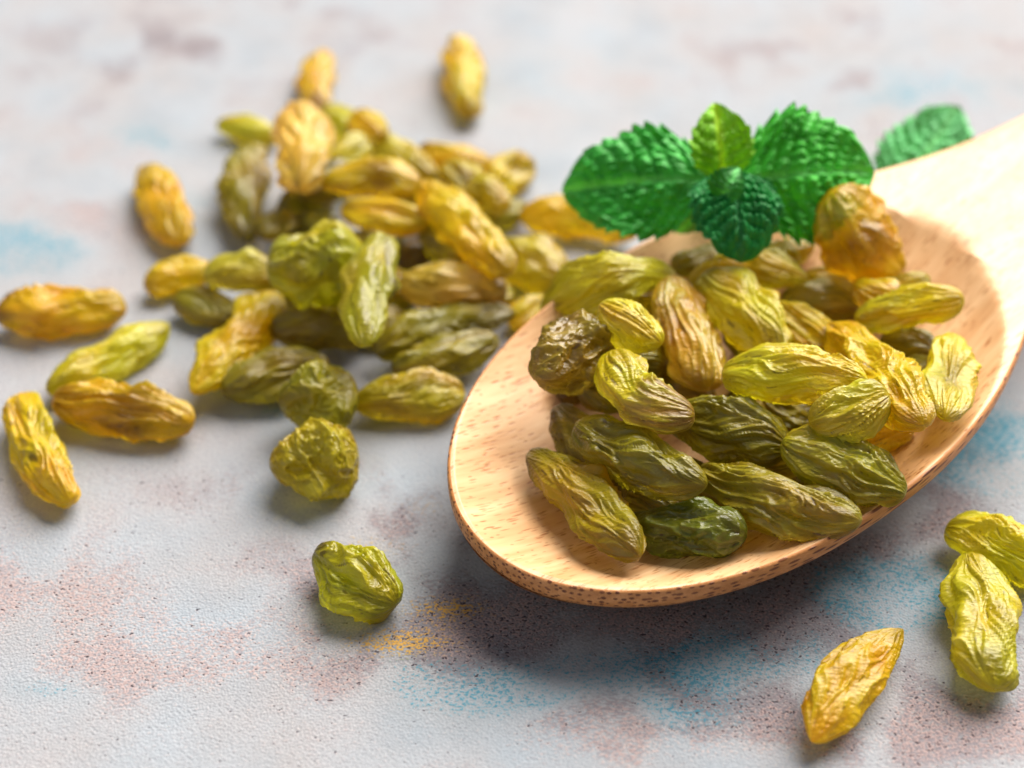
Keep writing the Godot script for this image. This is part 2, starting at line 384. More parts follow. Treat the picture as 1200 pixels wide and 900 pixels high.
	raisin("plump yellow green raisin upright in view at the right edge with brown tip", loose, Vector3(5.035, 0.324, 3.158), Vector3(5.004, 0.313, 4.094), Vector3(4.973, 0.302, 5.031), 0.353, "lime", "plain", 0.1, 0.6, true)
	raisin("flat amber raisin with a crisp brown edge alone in the right foreground", loose, Vector3(3.011, 0.274, 5.675), Vector3(3.580, 0.282, 4.939), Vector3(4.150, 0.289, 4.204), 0.318, "amber", "flat", 0.0, 0.5, true)
	raisin("dim olive raisin lying against the spoon's back rim under the mint", piled, Vector3(1.953, 1.140, -0.886), Vector3(2.318, 1.160, -1.057), Vector3(2.683, 1.180, -1.228), 0.182, "olive", "plain", 0.3, 0.3, false)
	raisin("small pale olive raisin behind the heap in the spoon, below the mint", piled, Vector3(3.182, 1.078, -1.136), Vector3(3.464, 1.136, -1.223), Vector3(3.746, 1.194, -1.311), 0.174, "paleolive", "plain", 0.3, 0.3, false)
	raisin("big amber raisin with a brown blotch leaning at the back of the spoon", piled, Vector3(3.811, 2.194, -1.022), Vector3(4.236, 1.646, -0.831), Vector3(4.661, 1.098, -0.639), 0.412, "amber", "spot", 0.0, 0.3, false)
	raisin("yellow olive raisin just in front of the big blotched amber raisin", piled, Vector3(3.580, 0.995, -0.919), Vector3(4.034, 1.005, -0.698), Vector3(4.487, 1.015, -0.477), 0.181, "goldolive", "plain", 0.3, 0.3, true)
	raisin("pale olive raisin lying above the rightmost long yellow raisin in the spoon", piled, Vector3(4.184, 1.047, -0.273), Vector3(4.605, 1.202, -0.340), Vector3(5.026, 1.356, -0.406), 0.178, "paleolive", "plain", 0.3, 0.3, true)
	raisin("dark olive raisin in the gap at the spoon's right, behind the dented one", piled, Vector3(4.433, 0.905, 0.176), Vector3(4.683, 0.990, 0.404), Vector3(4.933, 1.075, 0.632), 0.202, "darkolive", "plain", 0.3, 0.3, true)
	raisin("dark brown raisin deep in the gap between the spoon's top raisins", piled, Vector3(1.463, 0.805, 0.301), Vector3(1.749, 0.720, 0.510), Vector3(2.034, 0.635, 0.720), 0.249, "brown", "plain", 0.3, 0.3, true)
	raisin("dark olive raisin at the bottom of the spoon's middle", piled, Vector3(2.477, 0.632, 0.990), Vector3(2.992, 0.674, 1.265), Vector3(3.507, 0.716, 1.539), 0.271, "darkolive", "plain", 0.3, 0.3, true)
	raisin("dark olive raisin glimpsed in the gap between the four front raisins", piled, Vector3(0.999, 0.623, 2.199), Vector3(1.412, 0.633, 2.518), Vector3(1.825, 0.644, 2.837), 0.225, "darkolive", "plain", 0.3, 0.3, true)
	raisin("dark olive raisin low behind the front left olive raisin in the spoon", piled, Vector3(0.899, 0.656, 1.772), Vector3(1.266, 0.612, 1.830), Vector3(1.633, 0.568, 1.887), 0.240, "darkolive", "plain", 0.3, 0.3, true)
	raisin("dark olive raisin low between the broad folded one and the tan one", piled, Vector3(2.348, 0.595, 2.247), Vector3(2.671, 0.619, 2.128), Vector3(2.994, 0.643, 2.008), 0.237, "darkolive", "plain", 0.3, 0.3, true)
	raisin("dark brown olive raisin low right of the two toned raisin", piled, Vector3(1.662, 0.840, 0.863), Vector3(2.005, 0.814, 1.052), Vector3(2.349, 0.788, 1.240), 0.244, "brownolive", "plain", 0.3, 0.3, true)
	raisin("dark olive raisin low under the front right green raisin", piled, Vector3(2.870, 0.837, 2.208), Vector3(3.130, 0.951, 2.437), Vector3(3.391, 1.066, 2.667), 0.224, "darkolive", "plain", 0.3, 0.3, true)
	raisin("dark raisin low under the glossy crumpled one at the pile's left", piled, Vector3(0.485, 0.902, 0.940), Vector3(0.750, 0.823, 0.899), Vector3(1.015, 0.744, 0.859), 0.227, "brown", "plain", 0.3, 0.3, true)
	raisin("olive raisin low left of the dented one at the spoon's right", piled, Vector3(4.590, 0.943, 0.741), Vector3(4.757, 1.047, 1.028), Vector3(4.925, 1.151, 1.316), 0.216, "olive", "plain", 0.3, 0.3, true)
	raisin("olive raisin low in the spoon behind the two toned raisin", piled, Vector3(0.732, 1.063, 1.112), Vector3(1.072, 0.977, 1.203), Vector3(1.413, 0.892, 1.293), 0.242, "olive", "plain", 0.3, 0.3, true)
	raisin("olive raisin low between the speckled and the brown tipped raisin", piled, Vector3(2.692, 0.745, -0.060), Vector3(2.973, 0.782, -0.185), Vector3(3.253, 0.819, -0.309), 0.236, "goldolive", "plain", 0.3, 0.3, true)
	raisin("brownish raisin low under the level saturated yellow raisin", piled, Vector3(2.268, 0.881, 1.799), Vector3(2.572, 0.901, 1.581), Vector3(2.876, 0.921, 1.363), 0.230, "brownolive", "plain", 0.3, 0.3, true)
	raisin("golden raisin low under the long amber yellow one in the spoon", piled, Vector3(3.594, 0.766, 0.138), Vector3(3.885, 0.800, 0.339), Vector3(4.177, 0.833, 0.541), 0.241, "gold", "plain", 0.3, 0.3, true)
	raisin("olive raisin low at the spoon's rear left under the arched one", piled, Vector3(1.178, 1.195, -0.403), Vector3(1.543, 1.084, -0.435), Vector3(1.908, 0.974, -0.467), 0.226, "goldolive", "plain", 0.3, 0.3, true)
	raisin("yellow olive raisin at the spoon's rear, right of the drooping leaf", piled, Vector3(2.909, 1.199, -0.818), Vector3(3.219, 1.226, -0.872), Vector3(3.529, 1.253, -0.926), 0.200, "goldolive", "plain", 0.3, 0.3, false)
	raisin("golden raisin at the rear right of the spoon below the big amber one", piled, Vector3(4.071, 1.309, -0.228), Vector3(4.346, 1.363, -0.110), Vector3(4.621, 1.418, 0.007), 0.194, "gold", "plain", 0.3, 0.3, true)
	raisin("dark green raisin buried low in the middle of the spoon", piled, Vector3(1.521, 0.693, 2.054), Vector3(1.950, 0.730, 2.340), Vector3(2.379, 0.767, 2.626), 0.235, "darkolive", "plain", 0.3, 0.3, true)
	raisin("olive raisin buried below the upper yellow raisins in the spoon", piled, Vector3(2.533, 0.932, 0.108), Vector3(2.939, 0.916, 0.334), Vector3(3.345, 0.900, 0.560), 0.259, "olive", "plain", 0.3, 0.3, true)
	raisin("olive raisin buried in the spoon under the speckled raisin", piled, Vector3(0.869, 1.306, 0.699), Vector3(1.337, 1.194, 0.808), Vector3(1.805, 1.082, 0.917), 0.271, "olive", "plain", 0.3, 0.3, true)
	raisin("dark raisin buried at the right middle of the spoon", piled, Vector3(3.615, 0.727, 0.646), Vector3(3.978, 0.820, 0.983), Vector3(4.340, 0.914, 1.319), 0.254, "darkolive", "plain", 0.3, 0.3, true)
	raisin("dark brown striped raisin on the spoon's wood behind the front raisins", piled, Vector3(0.508, 1.013, 1.497), Vector3(0.860, 0.954, 2.169), Vector3(1.211, 0.895, 2.842), 0.270, "brownolive", "plain", 0.3, 0.3, true)
	raisin("glossy brown green crumpled raisin at the left end of the spoon's pile", piled, Vector3(0.241, 1.698, 1.761), Vector3(0.737, 1.624, 1.339), Vector3(1.233, 1.549, 0.917), 0.385, "brownolive", "lump", 0.3, 0.3, true, true)
	raisin("long yellow green raisin arched over the spoon's rear left rim", piled, Vector3(0.351, 0.656, -0.576), Vector3(1.091, 1.509, -0.076), Vector3(1.964, 1.418, -0.400), 0.285, "lime", "plain", 0.3, 0.3, true)
	raisin("yellow raisin with brown right tip in the upper middle of the spoon", piled, Vector3(3.075, 1.131, -0.170), Vector3(3.441, 1.115, 0.190), Vector3(3.806, 1.099, 0.549), 0.231, "gold", "plain", 0.0, 0.8, true)
	raisin("pale yellow green raisin behind the brown tipped one in the spoon", piled, Vector3(3.280, 0.891, -0.577), Vector3(3.742, 0.917, -0.443), Vector3(4.203, 0.943, -0.309), 0.227, "paleolive", "plain", 0.3, 0.3, true)
	raisin("yellow raisin pointing right at the spoon's far right side", piled, Vector3(4.042, 1.222, 0.252), Vector3(4.647, 1.447, 0.309), Vector3(5.252, 1.673, 0.367), 0.237, "lemon", "plain", 0.3, 0.3, true)
	raisin("yellow raisin with an olive dent at the right end of the spoon's pile", piled, Vector3(5.096, 1.398, 0.724), Vector3(4.910, 1.480, 1.511), Vector3(4.724, 1.563, 2.298), 0.280, "lemon", "hollow", 0.0, 0.7, true)
	raisin("bright yellow raisin on the pile below the drooping dark mint leaf", piled, Vector3(2.093, 1.340, -0.314), Vector3(2.884, 1.349, -0.534), Vector3(3.575, 1.331, -0.395), 0.244, "lemon", "plain", 0.3, 0.3, true)
	raisin("short golden raisin low at the right between the wood and the pile", piled, Vector3(3.844, 0.867, 2.094), Vector3(4.179, 0.956, 1.895), Vector3(4.514, 1.046, 1.695), 0.236, "gold", "plain", 0.3, 0.3, true)
	raisin("long amber yellow raisin slanting down at the spoon's right", piled, Vector3(3.747, 1.262, 0.374), Vector3(4.064, 1.559, 1.550), Vector3(4.381, 1.856, 2.727), 0.317, "gold", "plain", 0.2, 0.5, true)
	raisin("dark olive raisin in the spoon with broad folds, below the long yellow one", piled, Vector3(1.725, 1.112, 1.797), Vector3(2.375, 1.183, 2.118), Vector3(3.024, 1.255, 2.440), 0.355, "darkolive", "plain", 0.3, 0.3, true)
	raisin("small dark green crumpled raisin at the front of the spoon's pile", piled, Vector3(1.247, 0.803, 3.128), Vector3(1.869, 0.926, 3.338), Vector3(2.490, 1.049, 3.549), 0.310, "darkgreen", "lump", 0.3, 0.3, true)
	raisin("green raisin with a yellow right end at the front right of the pile", piled, Vector3(2.930, 1.459, 2.540), Vector3(3.563, 1.370, 2.862), Vector3(4.197, 1.281, 3.183), 0.311, "greenolive", "plain", 0.0, 0.2, true)
	raisin("lime yellow crumpled short raisin at the right end of the long yellow one", piled, Vector3(3.202, 1.667, 2.495), Vector3(3.634, 1.792, 2.403), Vector3(4.066, 1.917, 2.311), 0.289, "lime", "short", 0.3, 0.3, true)
	raisin("small pale yellow raisin left of the glossy amber brown raisin", piled, Vector3(0.984, 2.026, 0.912), Vector3(1.328, 1.940, 1.152), Vector3(1.672, 1.854, 1.392), 0.235, "lemon", "plain", 0.3, 0.3, true)
	raisin("glossy amber brown raisin standing in the middle of the pile", piled, Vector3(1.896, 1.523, -0.203), Vector3(2.069, 1.366, 0.608), Vector3(2.241, 1.210, 1.420), 0.335, "brownamber", "plain", 0.0, 0.6, true, true)
	raisin("speckled yellow raisin leaning down right on top of the pile", piled, Vector3(2.316, 1.539, -0.267), Vector3(2.698, 1.436, 0.360), Vector3(3.080, 1.332, 0.987), 0.346, "lemon", "plain", 0.5, 0.6, true)
	raisin("saturated yellow raisin lying level on the pile with a red brown fleck", piled, Vector3(2.352, 1.539, 1.535), Vector3(3.125, 1.674, 1.746), Vector3(3.897, 1.810, 1.957), 0.311, "lemon", "plain", 0.3, 0.0, true)
	raisin("olive raisin with fine wrinkles in front left, above the dark green one", piled, Vector3(0.700, 1.356, 2.185), Vector3(1.380, 1.390, 2.693), Vector3(2.060, 1.425, 3.202), 0.312, "olive", "plain", 0.3, 0.3, true)
	raisin("two toned raisin, bright yellow left lobe and amber right, folded in an L", piled, Vector3(1.155, 1.841, 1.511), Vector3(1.135, 1.846, 2.489), Vector3(1.963, 1.812, 2.503), 0.297, "twotone", "bent", 0.0, 0.5, true)
	raisin("yellow olive raisin with brown tips nearest the spoon's front rim at left", piled, Vector3(0.202, 0.889, 2.120), Vector3(0.768, 0.972, 3.002), Vector3(1.333, 1.055, 3.883), 0.298, "goldolive", "plain", 0.8, 0.7, true)
	raisin("large tan olive raisin with long wrinkles at the front of the pile", piled, Vector3(2.045, 0.975, 2.553), Vector3(2.853, 1.133, 3.073), Vector3(3.661, 1.291, 3.594), 0.314, "tan", "plain", 0.2, 0.1, true)


# ---------------------------------------------------------------- the table
func add_mask(mask: Image, at: Vector2, size: Vector2, channel: int, strength: float) -> void:
	# a soft-edged stain on the 128-pixel map of the 20 cm tile
	for yy in range(-24, 25):
		for xx in range(-24, 25):
			var px := int((at.x / 20.0 + 0.5) * 128.0) + xx
			var py := int((at.y / 20.0 + 0.5) * 128.0) + yy
			if px < 0 or py < 0 or px > 127 or py > 127: continue
			var d := Vector2(xx / 6.4 / size.x, yy / 6.4 / size.y).length_squared()
			var c := mask.get_pixel(px, py)
			c[channel] = minf(1.0, c[channel] + strength * exp(-d))
			mask.set_pixel(px, py, c)


func seamless(seed_: int, freq: float, octaves: int, w: int, h: int, side: int) -> PackedByteArray:
	var n := FastNoiseLite.new()
	n.seed = seed_
	n.frequency = freq
	n.fractal_octaves = octaves
	var im := n.get_seamless_image(w, h)
	im.convert(Image.FORMAT_L8)
	if w != side or h != side:
		im.resize(side, side, Image.INTERPOLATE_CUBIC)
	return im.get_data()


func build_tabletop() -> void:
	var side := 2048
	var fine := seamless(3, 0.27, 2, side, side, side)           # grit
	var dash := seamless(5, 0.19, 2, 1024, side, side)           # grit stretched along x
	var blotch := seamless(8, 0.012, 5, 1024, 1024, side)        # cloudy paint
	var pits := seamless(12, 0.17, 2, 1300, side, side)
	var wash := seamless(15, 0.02, 4, 512, 512, side)
	var mask := Image.create_empty(128, 128, false, Image.FORMAT_RGBA8)
	for yy in 128:
		for xx in 128:
			mask.set_pixel(xx, yy, Color(0, 0, 0, 0))
	add_mask(mask, Vector2(5.5, 1.4), Vector2(1.3, 0.6), 0, 0.90)
	add_mask(mask, Vector2(6.0, 0.8), Vector2(1.0, 0.5), 0, 0.80)
	add_mask(mask, Vector2(4.1, 3.5), Vector2(1.1, 0.5), 0, 0.60)
	add_mask(mask, Vector2(1.8, 4.5), Vector2(1.0, 0.4), 0, 0.75)
	add_mask(mask, Vector2(-0.4, 4.7), Vector2(1.0, 0.4), 0, 0.60)
	add_mask(mask, Vector2(-0.9, 4.3), Vector2(0.5, 0.3), 0, 0.60)
	add_mask(mask, Vector2(-5.5, -5.1), Vector2(0.7, 0.6), 0, 0.60)
	add_mask(mask, Vector2(-6.7, -2.7), Vector2(0.9, 0.6), 0, 0.80)
	add_mask(mask, Vector2(1.1, -6.5), Vector2(1.0, 0.8), 0, 0.35)
	add_mask(mask, Vector2(6.2, -6.4), Vector2(1.6, 1.0), 0, 0.40)
	add_mask(mask, Vector2(-2.8, 0.5), Vector2(0.6, 0.3), 0, 0.40)
	add_mask(mask, Vector2(2.0, 5.0), Vector2(0.8, 0.3), 0, 0.60)
	add_mask(mask, Vector2(3.7, 3.0), Vector2(1.0, 0.5), 0, 0.60)
	add_mask(mask, Vector2(-4.3, -3.7), Vector2(0.5, 0.5), 0, 0.30)
	add_mask(mask, Vector2(0.5, 4.6), Vector2(0.8, 0.3), 0, 0.30)
	add_mask(mask, Vector2(-4.8, 4.7), Vector2(0.6, 0.2), 0, 0.30)
	add_mask(mask, Vector2(2.8, 4.1), Vector2(0.9, 0.4), 0, 0.40)
	add_mask(mask, Vector2(-3.8, -1.1), Vector2(0.5, 0.3), 0, 0.30)
	add_mask(mask, Vector2(-4.1, 4.0), Vector2(2.2, 0.7), 1, 0.90)
	add_mask(mask, Vector2(-5.1, 3.2), Vector2(1.2, 0.6), 1, 0.70)
	add_mask(mask, Vector2(-3.1, 4.4), Vector2(1.4, 0.5), 1, 0.80)
	add_mask(mask, Vector2(-1.4, 2.7), Vector2(1.0, 0.5), 1, 0.50)
	add_mask(mask, Vector2(0.9, 5.4), Vector2(1.5, 0.5), 1, 0.80)
	add_mask(mask, Vector2(2.2, 5.6), Vector2(1.5, 0.4), 1, 0.70)
	add_mask(mask, Vector2(5.1, -7.6), Vector2(2.0, 1.2), 1, 0.35)
	add_mask(mask, Vector2(4.6, 5.3), Vector2(1.2, 0.4), 1, 0.70)
	add_mask(mask, Vector2(-2.4, 1.6), Vector2(1.0, 0.5), 1, 0.30)
	add_mask(mask, Vector2(1.2, 3.7), Vector2(1.6, 0.6), 1, 0.90)
	add_mask(mask, Vector2(3.9, 2.2), Vector2(1.4, 0.6), 1, 0.60)
	add_mask(mask, Vector2(-6.3, -3.7), Vector2(1.0, 1.0), 1, 0.30)
	add_mask(mask, Vector2(-1.5, 1.5), Vector2(1.0, 0.4), 1, 0.40)
	add_mask(mask, Vector2(-1.2, 4.1), Vector2(0.6, 0.2), 2, 0.95)
	add_mask(mask, Vector2(-0.7, 3.7), Vector2(0.5, 0.2), 2, 0.80)
	add_mask(mask, Vector2(-1.7, 2.8), Vector2(0.5, 0.2), 2, 0.40)
	add_mask(mask, Vector2(-1.0, 2.1), Vector2(0.4, 0.2), 2, 0.30)
	add_mask(mask, Vector2(3.3, 3.5), Vector2(2.6, 1.3), 3, 0.80)
	add_mask(mask, Vector2(0.4, 3.7), Vector2(2.0, 0.9), 3, 0.70)
	add_mask(mask, Vector2(5.2, 1.6), Vector2(1.4, 1.0), 3, 0.60)
	add_mask(mask, Vector2(2.2, 5.3), Vector2(2.0, 0.7), 3, 0.55)
	add_mask(mask, Vector2(-0.4, 2.7), Vector2(1.3, 0.9), 3, 0.50)
	add_mask(mask, Vector2(-5.7, -7.6), Vector2(2.0, 1.6), 3, 0.22)
	add_mask(mask, Vector2(5.1, -7.4), Vector2(2.2, 1.6), 3, 0.22)
	add_mask(mask, Vector2(-1.8, 1.6), Vector2(1.8, 0.7), 3, 0.30)
	add_mask(mask, Vector2(-1.1, 4.2), Vector2(1.0, 0.4), 3, 0.40)
	add_mask(mask, Vector2(-2.9, -8.3), Vector2(2.0, 1.5), 3, 0.12)
	mask.resize(side, side, Image.INTERPOLATE_CUBIC)
	var md := mask.get_data()
	var albedo := PackedByteArray()
	albedo.resize(side * side * 3)
	var relief := PackedByteArray()
	relief.resize(side * side)
	for k in side * side:
		var f := fine[k] * 0.00392
		var d := dash[k] * 0.00392
		var b := blotch[k] * 0.00392
		var w := wash[k] * 0.00392
		var q := pits[k] * 0.00392
		# the stains have torn, uneven outlines
		var torn := (b - 0.5) * 2.1 + (w - 0.5) * 1.0 - 0.22
		var dark := md[k * 4 + 3] * 0.00392
		dark = clampf(dark * 1.25 + torn * minf(1.0, dark * 3.0), 0.0, 1.0)
		var rust := md[k * 4 + 1] * 0.00392
		rust = clampf(rust * 1.2 + torn * minf(1.0, rust * 3.0), 0.0, 1.0)
		var worn := clampf(0.18 + 0.8 * maxf(dark, rust) + (w - 0.5) * 1.5 + (b - 0.5) * 0.8, 0.0, 1.0)
		# cool pale grey plaster with a fine grain (sRGB)
		var tone := 0.605 + (b - 0.5) * 0.07 + (f - 0.5) * (0.10 + 0.12 * worn) - dark * 0.10
		var r := tone - 0.006 + (w - 0.5) * 0.05
		var g := tone + 0.0
		var bl := tone + 0.018 - (w - 0.5) * 0.03
		# mauve brown underlayer, showing in strokes where the paint is worn
		var a := clampf((d * 0.55 + f * 0.35 + b * 0.3 - 0.70 + 0.22 * worn) * 8.0, 0.0, 1.0) * 0.45 * clampf(0.25 + dark + 0.5 * rust, 0.0, 1.0)
		r += (0.40 - r) * a; g += (0.345 - g) * a; bl += (0.37 - bl) * a
		# rust pink
		a = clampf((q * 0.5 + f * 0.5 - 0.66 + 0.17 * rust + 0.08 * worn) * 8.0, 0.0, 1.0) * clampf(0.18 + 0.4 * rust, 0.0, 0.42)
		r += (0.74 - r) * a; g += (0.60 - g) * a; bl += (0.56 - bl) * a
		# turquoise flakes
		var sea := md[k * 4] * 0.00392
		sea = clampf(sea * 1.3 - torn * minf(1.0, sea * 3.0) - 0.3 * sea, 0.0, 1.0)
		a = clampf((f * 0.45 + d * 0.35 + q * 0.1 + b * 0.4 - 0.94 + 0.33 * sea) * 8.0, 0.0, 1.0) * clampf(sea * 1.3, 0.0, 0.72) + 0.05 * sea
		r += (0.20 - r) * a; g += (0.47 - g) * a; bl += (0.56 - bl) * a
		# ochre
		var sand := md[k * 4 + 2] * 0.00392
		a = clampf((d * 0.5 + f * 0.5 - 0.72 + 0.34 * sand) * 9.0, 0.0, 1.0) * clampf(sand * 1.5, 0.0, 0.9)
		r += (0.74 - r) * a; g += (0.56 - g) * a; bl += (0.25 - bl) * a
		# dark pits where the paint has come off
		var p := clampf((q * 0.6 + (1.0 - d) * 0.4 - 0.76 + 0.10 * worn + 0.06 * dark) * 14.0, 0.0, 1.0) * clampf((0.62 - f) * 6.0, 0.0, 1.0)
		a = p * 0.85
		r += (0.19 - r) * a; g += (0.17 - g) * a; bl += (0.20 - bl) * a
		albedo[k * 3] = clampi(int(r * 255.0), 0, 255)
		albedo[k * 3 + 1] = clampi(int(g * 255.0), 0, 255)
		albedo[k * 3 + 2] = clampi(int(bl * 255.0), 0, 255)
		relief[k] = clampi(int((f * 0.6 + d * 0.3 + (b - 0.5) * 0.1 - p * 0.35) * 255.0), 0, 255)
	var m := StandardMaterial3D.new()
	m.albedo_texture = ImageTexture.create_from_image(Image.create_from_data(side, side, false, Image.FORMAT_RGB8, albedo))
	m.heightmap_enabled = true
	m.heightmap_texture = ImageTexture.create_from_image(Image.create_from_data(side, side, false, Image.FORMAT_L8, relief))
	m.heightmap_scale = 0.016
	m.roughness = 0.75
	m.metallic_specular = 0.25
	var st := SurfaceTool.new()
	st.begin(Mesh.PRIMITIVE_TRIANGLES)
	var h := 0.45
	var low := -0.02
	quad(st, [Vector3(-h, 0, -h), Vector3(h, 0, -h), Vector3(h, 0, h), Vector3(-h, 0, h)])
	quad(st, [Vector3(-h, low, h), Vector3(h, low, h), Vector3(h, low, -h), Vector3(-h, low, -h)])
	for s in 4:
		var c := Vector3(-h, 0, h).rotated(Vector3.UP, s * PI / 2)
		var e := Vector3(h, 0, h).rotated(Vector3.UP, s * PI / 2)
		quad(st, [c, e, Vector3(e.x, low, e.z), Vector3(c.x, low, c.z)])
	var o := MeshInstance3D.new()
	o.name = "tabletop"
	o.mesh = st.commit()
	o.material_override = m
	o.set_meta("kind", "structure")
	o.set_meta("label", "pale grey painted plaster board with turquoise and rust stains")
	add_child(o, true)


func quad(st: SurfaceTool, c: Array) -> void:
	var n: Vector3 = (c[2] - c[0]).cross(c[1] - c[0]).normalized()
	for k in [0, 1, 2, 0, 2, 3]:
		var p: Vector3 = c[k]
		st.set_normal(n)
		st.set_uv(Vector2(p.x + p.y, p.z + p.y) / 0.2 + Vector2(0.5, 0.5))
		st.add_vertex(p)


# ---------------------------------------------------------------- the spoon; s runs from the tip along its axis, u across
const SPOON_S: Array[float] = [0.0, 0.173, 0.346, 0.53, 0.8, 1.05, 1.34, 1.61, 1.87, 2.10, 2.30, 2.47, 2.65, 2.79, 2.96, 3.14, 3.32, 3.6, 4.2]
const SPOON_W: Array[float] = [0.000, 0.325, 0.649, 0.955, 1.394, 1.757, 2.101, 2.330, 2.435, 2.435, 2.302, 2.053, 1.652, 1.280, 0.945, 0.735, 0.630, 0.573, 0.573]


func half_width(s: float) -> float:
	var q := sqrt(s)
	var k := 0
	while k < SPOON_S.size() - 2 and q > SPOON_S[k + 1]: k += 1
	var h: float = SPOON_S[k + 1] - SPOON_S[k]
	var t: float = (q - SPOON_S[k]) / h
	var m0: float = (SPOON_W[k + 1] - SPOON_W[maxi(k - 1, 0)]) / (SPOON_S[k + 1] - SPOON_S[maxi(k - 1, 0)])
	var k2 := mini(k + 2, SPOON_S.size() - 1)
	var m1: float = (SPOON_W[k2] - SPOON_W[k]) / (SPOON_S[k2] - SPOON_S[k])
	var p0: float = SPOON_W[k]
	var p1: float = SPOON_W[k + 1]
	var t2 := t * t
	var t3 := t2 * t
	return p0 * (2 * t3 - 3 * t2 + 1) + m0 * h * (t3 - 2 * t2 + t) + p1 * (3 * t2 - 2 * t3) + m1 * h * (t3 - t2)


func rim_height(s: float) -> float:
	return 1.0 + 0.06 * s - 0.004 * maxf(0.0, s - 8.0) * maxf(0.0, s - 8.0)


func hollow(s: float, t: float) -> float:
	var q := absf(s - 3.75) / (3.7 if s > 3.75 else 3.73)
	if q >= 1.0: return 0.0
	var wi := 2.42 * (pow(1.0 - pow(q, 2.3), 0.55) if s < 3.75 else pow(1.0 - pow(q, 2.6), 0.62))
	var across := t / maxf(wi, 0.000001)
	var rr := sqrt(minf(1.0, across * across * (1.0 - q * q) + q * q))
	return 0.85 * (1.0 - pow(rr, 2.6))


func spoon_top(s: float, t: float, w: float) -> float:
	var crown := 0.10 * sm(7.0, 10.0, s) * (1.0 - pow(t / maxf(w, 0.001), 2.0))
	return rim_height(s) - hollow(s, t) + crown


func spoon_part(called: String, parent: Node3D, points: PackedVector3Array, rows: int, columns: int, uvs: PackedVector2Array, m: Material, flip: bool) -> void:
	var o := MeshInstance3D.new()
	o.name = called
	o.mesh = grid_mesh(points, rows, columns, false, PackedColorArray(), uvs, flip)
	o.material_override = m
	parent.add_child(o, true)


func beech_face() -> ImageTexture:
	# pale beech with short dark flecks along the grain; 13 by 6.5 cm
	var w := 2048
	var h := 1024
	var n := FastNoiseLite.new()
	n.seed = 31
	n.frequency = 0.02
	n.fractal_octaves = 4
	var im := n.get_seamless_image(256, 1024)
	im.resize(w, h, Image.INTERPOLATE_CUBIC)
	im.convert(Image.FORMAT_L8)
	var grain := im.get_data()
	n.frequency = 0.09
	im = n.get_seamless_image(160, 1024)
	im.resize(w, h, Image.INTERPOLATE_CUBIC)
	im.convert(Image.FORMAT_L8)
	var streak := im.get_data()
	var data := PackedByteArray()
	data.resize(w * h * 3)
	for k in w * h:
		var g := (grain[k] / 255.0 - 0.5) + 0.35 * (streak[k] / 255.0 - 0.5)
		data[k * 3] = clampi(int((0.85 + g * 0.13) * 255.0), 0, 255)
		data[k * 3 + 1] = clampi(int((0.672 + g * 0.19) * 255.0), 0, 255)
		data[k * 3 + 2] = clampi(int((0.485 + g * 0.21) * 255.0), 0, 255)
	var rng := RandomNumberGenerator.new()
	rng.seed = 5
	for q in 7600:
		var x0 := rng.randi() % w
		var y0 := rng.randf() * h
		var length := int(rng.randf_range(6, 30))
		var thick := rng.randf_range(0.7, 1.9)
		var strength := rng.randf_range(0.2, 0.7)
		for dx in length:
			var taper := sin(PI * (dx + 0.5) / length)
			for dy in range(-3, 4):
				var c := clampf(thick * taper + 0.5 - absf(dy), 0.0, 1.0) * strength
				if c <= 0.0: continue
				var k := ((int(y0) + dy + h) % h * w + (x0 + dx) % w) * 3
				data[k] = int(lerpf(data[k], 150.0, c))
				data[k + 1] = int(lerpf(data[k + 1], 88.0, c))
				data[k + 2] = int(lerpf(data[k + 2], 42.0, c))
	return ImageTexture.create_from_image(Image.create_from_data(w, h, false, Image.FORMAT_RGB8, data))


func beech_edge() -> ImageTexture:
	# end grain: brown pores on an orange ground; 4 by 1 cm
	var w := 1024
	var h := 256
	var data := PackedByteArray()
	data.resize(w * h * 3)
	var rng := RandomNumberGenerator.new()
	rng.seed = 9
	for y in h:
		for x in w:
			var g := grit.get_noise_2d(x * 0.03, y * 0.03) * 0.05 + grit.get_noise_2d(x * 0.2, y * 0.2) * 0.04
			var k := (y * w + x) * 3
			data[k] = clampi(int((0.79 + g) * 255.0), 0, 255)
			data[k + 1] = clampi(int((0.53 + g) * 255.0), 0, 255)
			data[k + 2] = clampi(int((0.30 + g) * 255.0), 0, 255)
	for gy in 15:
		for gx in 60:
			var cx := (gx + 0.5 * (gy % 2) + rng.randf_range(0.1, 0.9)) * w / 60.0
			var cy := (gy + rng.randf_range(0.15, 0.85)) * h / 15.0
			var rad := rng.randf_range(3.6, 6.4)
			var strength := rng.randf_range(0.6, 0.95)
			for dy in range(-9, 10):
				for dx in range(-9, 10):
					var c := clampf(rad - Vector2(dx, dy * 1.15).length(), 0.0, 1.5) / 1.5 * strength
					if c <= 0.0: continue
					var k := ((int(cy) + dy + h) % h * w + (int(cx) + dx + w) % w) * 3
					data[k] = int(lerpf(data[k], 96.0, c))
					data[k + 1] = int(lerpf(data[k + 1], 46.0, c))
					data[k + 2] = int(lerpf(data[k + 2], 20.0, c))
	return ImageTexture.create_from_image(Image.create_from_data(w, h, false, Image.FORMAT_RGB8, data))


